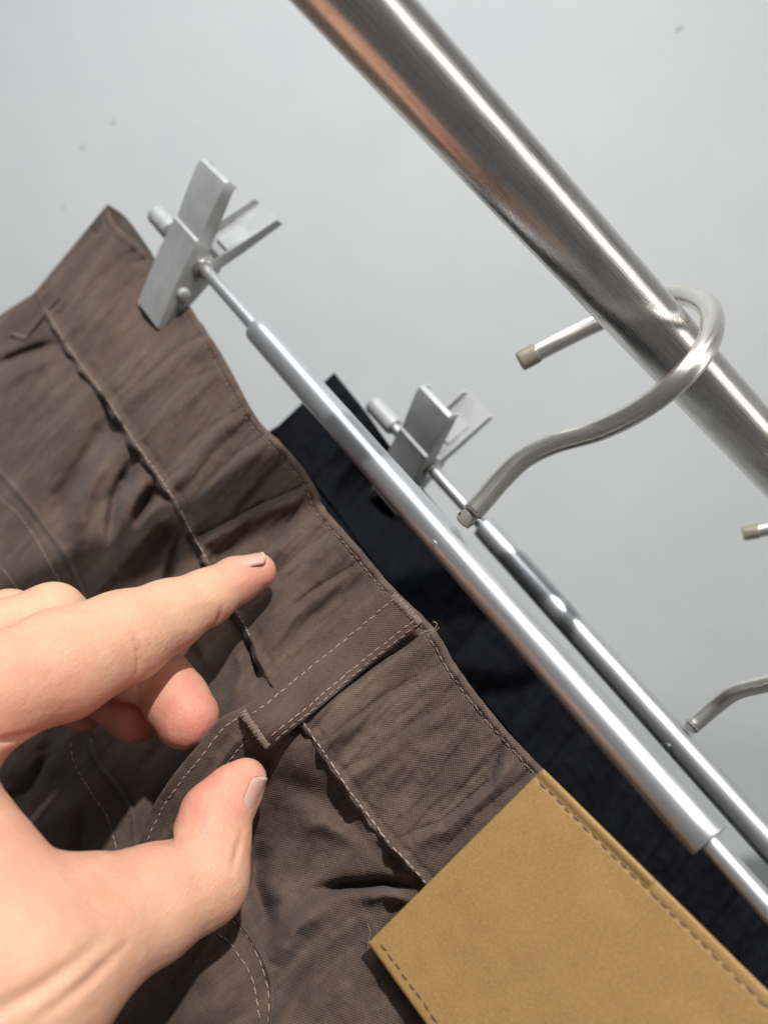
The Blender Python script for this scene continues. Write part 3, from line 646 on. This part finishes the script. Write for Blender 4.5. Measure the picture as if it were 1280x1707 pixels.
# ------------------------------------------------------------------ hand: one continuous skin grown from a distance field
def prim(*pts): return [(P(u, v, D), r*D/F) for u, v, D, r in pts]
FING = {
 'index': prim((429, 953, .2760, 31), (393, 968, .2720, 38), (345, 996, .2640, 46), (278, 1028, .2530, 60), (207, 1062, .2405, 77), (100, 1109, .2245, 92), (-20, 1155, .2090, 90)),
 'middle': prim((312, 1196, .2555, 53), (292, 1165, .2585, 52), (272, 1132, .2620, 46), (222, 1122, .2600, 45), (150, 1080, .2560, 50), (88, 1026, .2510, 53), (0, 1058, .2420, 56), (-80, 1095, .2290, 62)),
 'ring': prim((226, 1194, .2690, 45), (190, 1165, .2720, 41), (130, 1130, .2720, 44), (16, 1034, .2660, 49), (-110, 1095, .2450, 58)),
 'little': prim((141, 1185, .2790, 34), (95, 1160, .2800, 36), (20, 1110, .2780, 40), (-110, 1160, .2600, 65)),
 'thumb': prim((411, 1298, .2385, 33), (391, 1320, .2360, 45), (360, 1360, .2310, 57), (351, 1408, .2270, 65), (334, 1463, .2210, 79), (243, 1511, .2090, 93), (135, 1558, .1970, 124), (20, 1645, .1840, 155)),
}
PALM = [prim((-20, 1155, .209, 88), (-150, 1310, .198, 92), (-100, 1440, .190, 118), (20, 1600, .183, 150)), prim((-80, 1095, .229, 62), (-200, 1400, .200, 150), (20, 1645, .184, 155)), prim((-110, 1095, .245, 58), (-250, 1450, .210, 150)), prim((-110, 1160, .260, 65), (-250, 1480, .22, 140)), prim((20, 1645, .184, 155), (-180, 1860, .170, 240)), prim((-250, 1450, .21, 150), (-200, 1860, .175, 220))]
HS = .00065
allp = [c for L in list(FING.values())+PALM for c in L]
lo = np.min([c-r for c, r in allp], 0)-.004; hi = np.max([c+r for c, r in allp], 0)+.004
lo[0] = max(lo[0], P(-90, 0, .27)[0]); lo[1] = max(lo[1], P(0, 1900, .185)[1])
dims = np.ceil((hi-lo)/HS).astype(int)+1
gx, gy, gz = [lo[i]+np.arange(dims[i])*HS for i in range(3)]
def smin(a, b, k):
    h = np.clip(.5+.5*(b-a)/k, 0, 1); return b*(1-h)+a*h-k*h*(1-h)
def cone_into(fld, A, ra, Bq, rb, k, mg=.014):
    m0 = np.minimum(A-ra, Bq-rb)-mg; m1 = np.maximum(A+ra, Bq+rb)+mg
    i0 = np.clip(((m0-lo)/HS).astype(int), 0, dims); i1 = np.clip(((m1-lo)/HS).astype(int)+1, 0, dims)
    if (i1 <= i0).any(): return
    sl = tuple(slice(i0[i], i1[i]) for i in range(3))
    X = gx[sl[0]][:, None, None]-A[0]; Y = gy[sl[1]][None, :, None]-A[1]; Z = gz[sl[2]][None, None, :]-A[2]
    ab = Bq-A; t_ = np.clip((X*ab[0]+Y*ab[1]+Z*ab[2])/(ab@ab), 0, 1)
    d = np.sqrt((X-t_*ab[0])**2+(Y-t_*ab[1])**2+(Z-t_*ab[2])**2)-(ra+t_*(rb-ra))
    fld[sl] = smin(fld[sl], d.astype(np.float32), k)
def field(chains, k):
    f = np.full(dims, .02, np.float32)
    for L in chains:
        for (A, ra), (Bq, rb) in zip(L[:-1], L[1:]): cone_into(f, A, ra, Bq, rb, k)
    return f
palm = field(PALM, .008)
total = palm.copy()
for nme, ch in FING.items():
    f = field([ch], .0028); total = np.minimum(np.where(True, smin(total, smin(f, palm, .006), .0007), 0), total)
def crease(p, ax, reach, amp, wid):                   # skin fold: a fine groove across the limb
    c = P(*p); ax = nrm(ax); m = reach*1.2
    i0 = np.clip(((c-m-lo)/HS).astype(int), 0, dims); i1 = np.clip(((c+m-lo)/HS).astype(int)+1, 0, dims)
    sl = tuple(slice(i0[i], i1[i]) for i in range(3))
    X = gx[sl[0]][:, None, None]-c[0]; Y = gy[sl[1]][None, :, None]-c[1]; Z = gz[sl[2]][None, None, :]-c[2]
    d = X*ax[0]+Y*ax[1]+Z*ax[2]; rr = np.sqrt(X*X+Y*Y+Z*Z)
    total[sl] += (amp*np.exp(-(d/wid)**2)*np.clip(1.3*(1-rr/reach), 0, 1)).astype(np.float32)
def axis(ch, i, j): return nrm(ch[j][0]-ch[i][0])
ai = axis(FING['index'], 2, 4); at_ = axis(FING['thumb'], 2, 4)
crease((213, 1088, .230), ai+np.array([.25, .1, 0]), .0090, .0015, .0008); crease((206, 1072, .229), ai+np.array([.45, .1, 0]), .006, .0004, .0007)
crease((356, 1030, .259), ai+np.array([.3, .1, 0]), .0070, .0012, .0008); crease((350, 1022, .258), ai, .005, .0004, .0007)
crease((278, 1392, .222), at_+np.array([-.9, -.6, 0]), .011, .0022, .0012); crease((300, 1404, .216), at_+np.array([-1.2, -.6, 0]), .007, .0006, .0008)
for dx, a_ in ((0, .0004), (16, .0004), (34, .0003)): crease((394-dx*1.3, 1425+dx, .219), np.array([1, -.15, 0]), .008, a_*1.8, .0008)
crease((20, 1236, .200), np.array([.2, 1, 0]), .011, .0016, .0012)
crease((60, 1655, .164), np.array([-.30, 1, 0]), .022, .0012, .0018); crease((150, 1632, .174), np.array([-.30, 1, 0]), .016, .0010, .0015)
crease((120, 1462, .180), np.array([.1, 1, 0]), .012, .0005, .0014); crease((225, 1130, .250), np.array([1, .1, 0]), .006, .0006, .0009)
total[0], total[-1], total[:, 0], total[:, -1], total[:, :, 0], total[:, :, -1] = .01, .01, .01, .01, .01, .01
def surface_nets(f):
    ins = f < 0; nx, ny, nz = f.shape
    cnt = sum(ins[a:nx-1+a, b:ny-1+b, c:nz-1+c].astype(np.int8) for a in (0, 1) for b in (0, 1) for c in (0, 1))
    act = (cnt > 0) & (cnt < 8); ijk = np.argwhere(act); idx = np.full(act.shape, -1, np.int64); idx[act] = np.arange(len(ijk))
    cor = np.array([(a, b, c) for a in (0, 1) for b in (0, 1) for c in (0, 1)]); val = np.stack([f[ijk[:, 0]+a, ijk[:, 1]+b, ijk[:, 2]+c] for a, b, c in cor], 1)
    acc = np.zeros((len(ijk), 3)); n = np.zeros(len(ijk))
    for i in range(8):
        for j in range(i+1, 8):
            if np.abs(cor[i]-cor[j]).sum() == 1:
                m = (val[:, i] < 0) != (val[:, j] < 0); tq = np.where(m, val[:, i]/np.where(m, val[:, i]-val[:, j], 1), 0)
                acc += (cor[i]+(cor[j]-cor[i])*tq[:, None])*m[:, None]; n += m
    V = lo+(ijk+acc/n[:, None])*HS; Fq = []
    for ax in range(3):
        a, b = [(1, 2), (2, 0), (0, 1)][ax]
        s0 = [slice(None)]*3; s1 = [slice(None)]*3; s0[ax] = slice(0, -1); s1[ax] = slice(1, None)
        d = ins[tuple(s0)] != ins[tuple(s1)]; e = np.argwhere(d); e = e[(e[:, a] > 0) & (e[:, b] > 0) & (e[:, a] < f.shape[a]-1) & (e[:, b] < f.shape[b]-1)]
        fl = ins[e[:, 0], e[:, 1], e[:, 2]]; q = []
        for da, db_ in ((-1, -1), (0, -1), (0, 0), (-1, 0)):
            o = e.copy(); o[:, a] += da; o[:, b] += db_; q.append(idx[o[:, 0], o[:, 1], o[:, 2]])
        q = np.stack(q, 1); q[~fl] = q[~fl][:, ::-1]; Fq.append(q)
    return V, np.vstack(Fq)
hv, hf_ = surface_nets(total)
ed = np.unique(np.sort(np.vstack([hf_[:, [0, 1]], hf_[:, [1, 2]], hf_[:, [2, 3]], hf_[:, [3, 0]]]), 1), axis=0)
def relax(x, lam):
    s = np.zeros_like(x); c = np.zeros(len(x))
    np.add.at(s, ed[:, 0], x[ed[:, 1]]); np.add.at(s, ed[:, 1], x[ed[:, 0]]); np.add.at(c, ed.ravel(), 1)
    return x+lam*(s/c[:, None]-x)
for _ in range(3): hv = relax(hv, .5); hv = relax(hv, -.45)
fl = np.zeros(len(hv))
def flush(p, r, a): 
    global fl
    fl = np.maximum(fl, a*np.exp(-(np.linalg.norm(hv-P(*p), axis=1)/r)**2))
flush((440, 955, .270), .016, .75); flush((330, 1215, .250), .022, .95); flush((225, 1210, .262), .018, .9); flush((140, 1200, .272), .016, .75); flush((360, 1320, .225), .020, .72); flush((370, 1030, .243), .011, .5)
flush((220, 1110, .228), .017, .38); flush((120, 1195, .21), .022, .55); flush((20, 1210, .20), .024, .5); flush((300, 1420, .21), .016, .45); flush((60, 1440, .18), .025, .35); flush((160, 1460, .19), .02, .35)
fv = hv[hf_]; fn = np.cross(fv[:, 2]-fv[:, 0], fv[:, 3]-fv[:, 1]); hn = np.zeros_like(hv)
for k in range(4): np.add.at(hn, hf_[:, k], fn)
hn /= np.linalg.norm(hn, axis=1)[:, None]+1e-12
down_facing = np.clip(-(hn@nrm([-.28, .93, .25])), 0, 1)       # skin whose normal points down in camera axes is pinker
fl = np.clip(np.maximum(fl, .85*down_facing**1.0)*(1+.5*fbm(hv[:, 0]*240, hv[:, 1]*240, 201, 3))+.16*fbm(hv[:, 0]*110, hv[:, 1]*110, 211, 2), 0, 1)
hv = hv+hn*(.00022*fbm(hv[:, 0]*170+hv[:, 2]*90, hv[:, 1]*170, 221, 3))[:, None]
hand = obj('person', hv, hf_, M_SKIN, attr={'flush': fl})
tag(hand, 'bare hand reaching in from the left, thumb and curled fingers pinching the belt loop', 'person')
def nail(ch, a0, a1, nvec, half, rk, name, L0=-.25, L1=1.0, lift=.0002, edge=.07):
    """curved nail plate hugging the last joint of the finger; runs from base to a pale free edge"""
    c0, c1 = ch[a0], ch[a1]; ax = nrm(c1[0]-c0[0]); nv = nrm(np.asarray(nvec)-ax*(np.asarray(nvec)@ax)); bv = np.cross(ax, nv)
    def build(nm, s0, s1, mat, par, lf):
        n, m = 20, 21; V = []
        for i in range(n):
            k = s0+(s1-s0)*i/(n-1); cc = c0[0]+(c1[0]-c0[0])*k; rr = (c0[1]+(c1[1]-c0[1])*min(max(k, -1), 1))*rk
            wf = half*(1-.28*max(0, (L0+.16*(L1-L0)-k)/(.16*(L1-L0)))**2-.2*max(0, (k-(L1-.1))/.1)**2)
            for j in range(m):
                th = wf*(2*j/(m-1)-1); e = abs(2*j/(m-1)-1)**6
                V.append(cc+(nv*math.cos(th)+bv*math.sin(th))*(rr+lf-.0009*e-.0012*max(0, 1-(k-s0)/.22*(1 if s0 == L0 else 99))**2))
        V2 = [x-nv*.0006 for x in V]; N = n*m
        Fc = [tuple(t_) for t_ in gridfaces(n, m)]+[tuple(x+N for x in t_[::-1]) for t_ in gridfaces(n, m)]
        per = [(i*m, (i+1)*m) for i in range(n-1)]+[((n-1)*m+j, (n-1)*m+j+1) for j in range(m-1)]+[((i+1)*m+m-1, i*m+m-1) for i in range(n-2, -1, -1)]+[(j+1, j) for j in range(m-2, -1, -1)]
        Fc += [(x, y, y+N, x+N) for x, y in per]
        return obj(nm, V+V2, Fc, mat, par)
    pl_ = build(name, L0, L1, M_NAIL, hand, lift)
    build('nail_edge', L1-.02, L1+edge, M_NAILTIP, pl_, lift+.00008)
nail(prim((392, 971, .2715, 40), (448, 955, .2755, 33.5)), 0, 1, (-.10, 1, .04), .85, 1.0, 'fingernail', -.12, .94, lift=.00055, edge=.04)
nail(prim((354, 1364, .2310, 59), (388, 1288, .2365, 55)), 0, 1, (.92, -.38, -.04), .85, 1.0, 'fingernail', .0, 1.10, lift=.0005)
print('hand', len(hv))
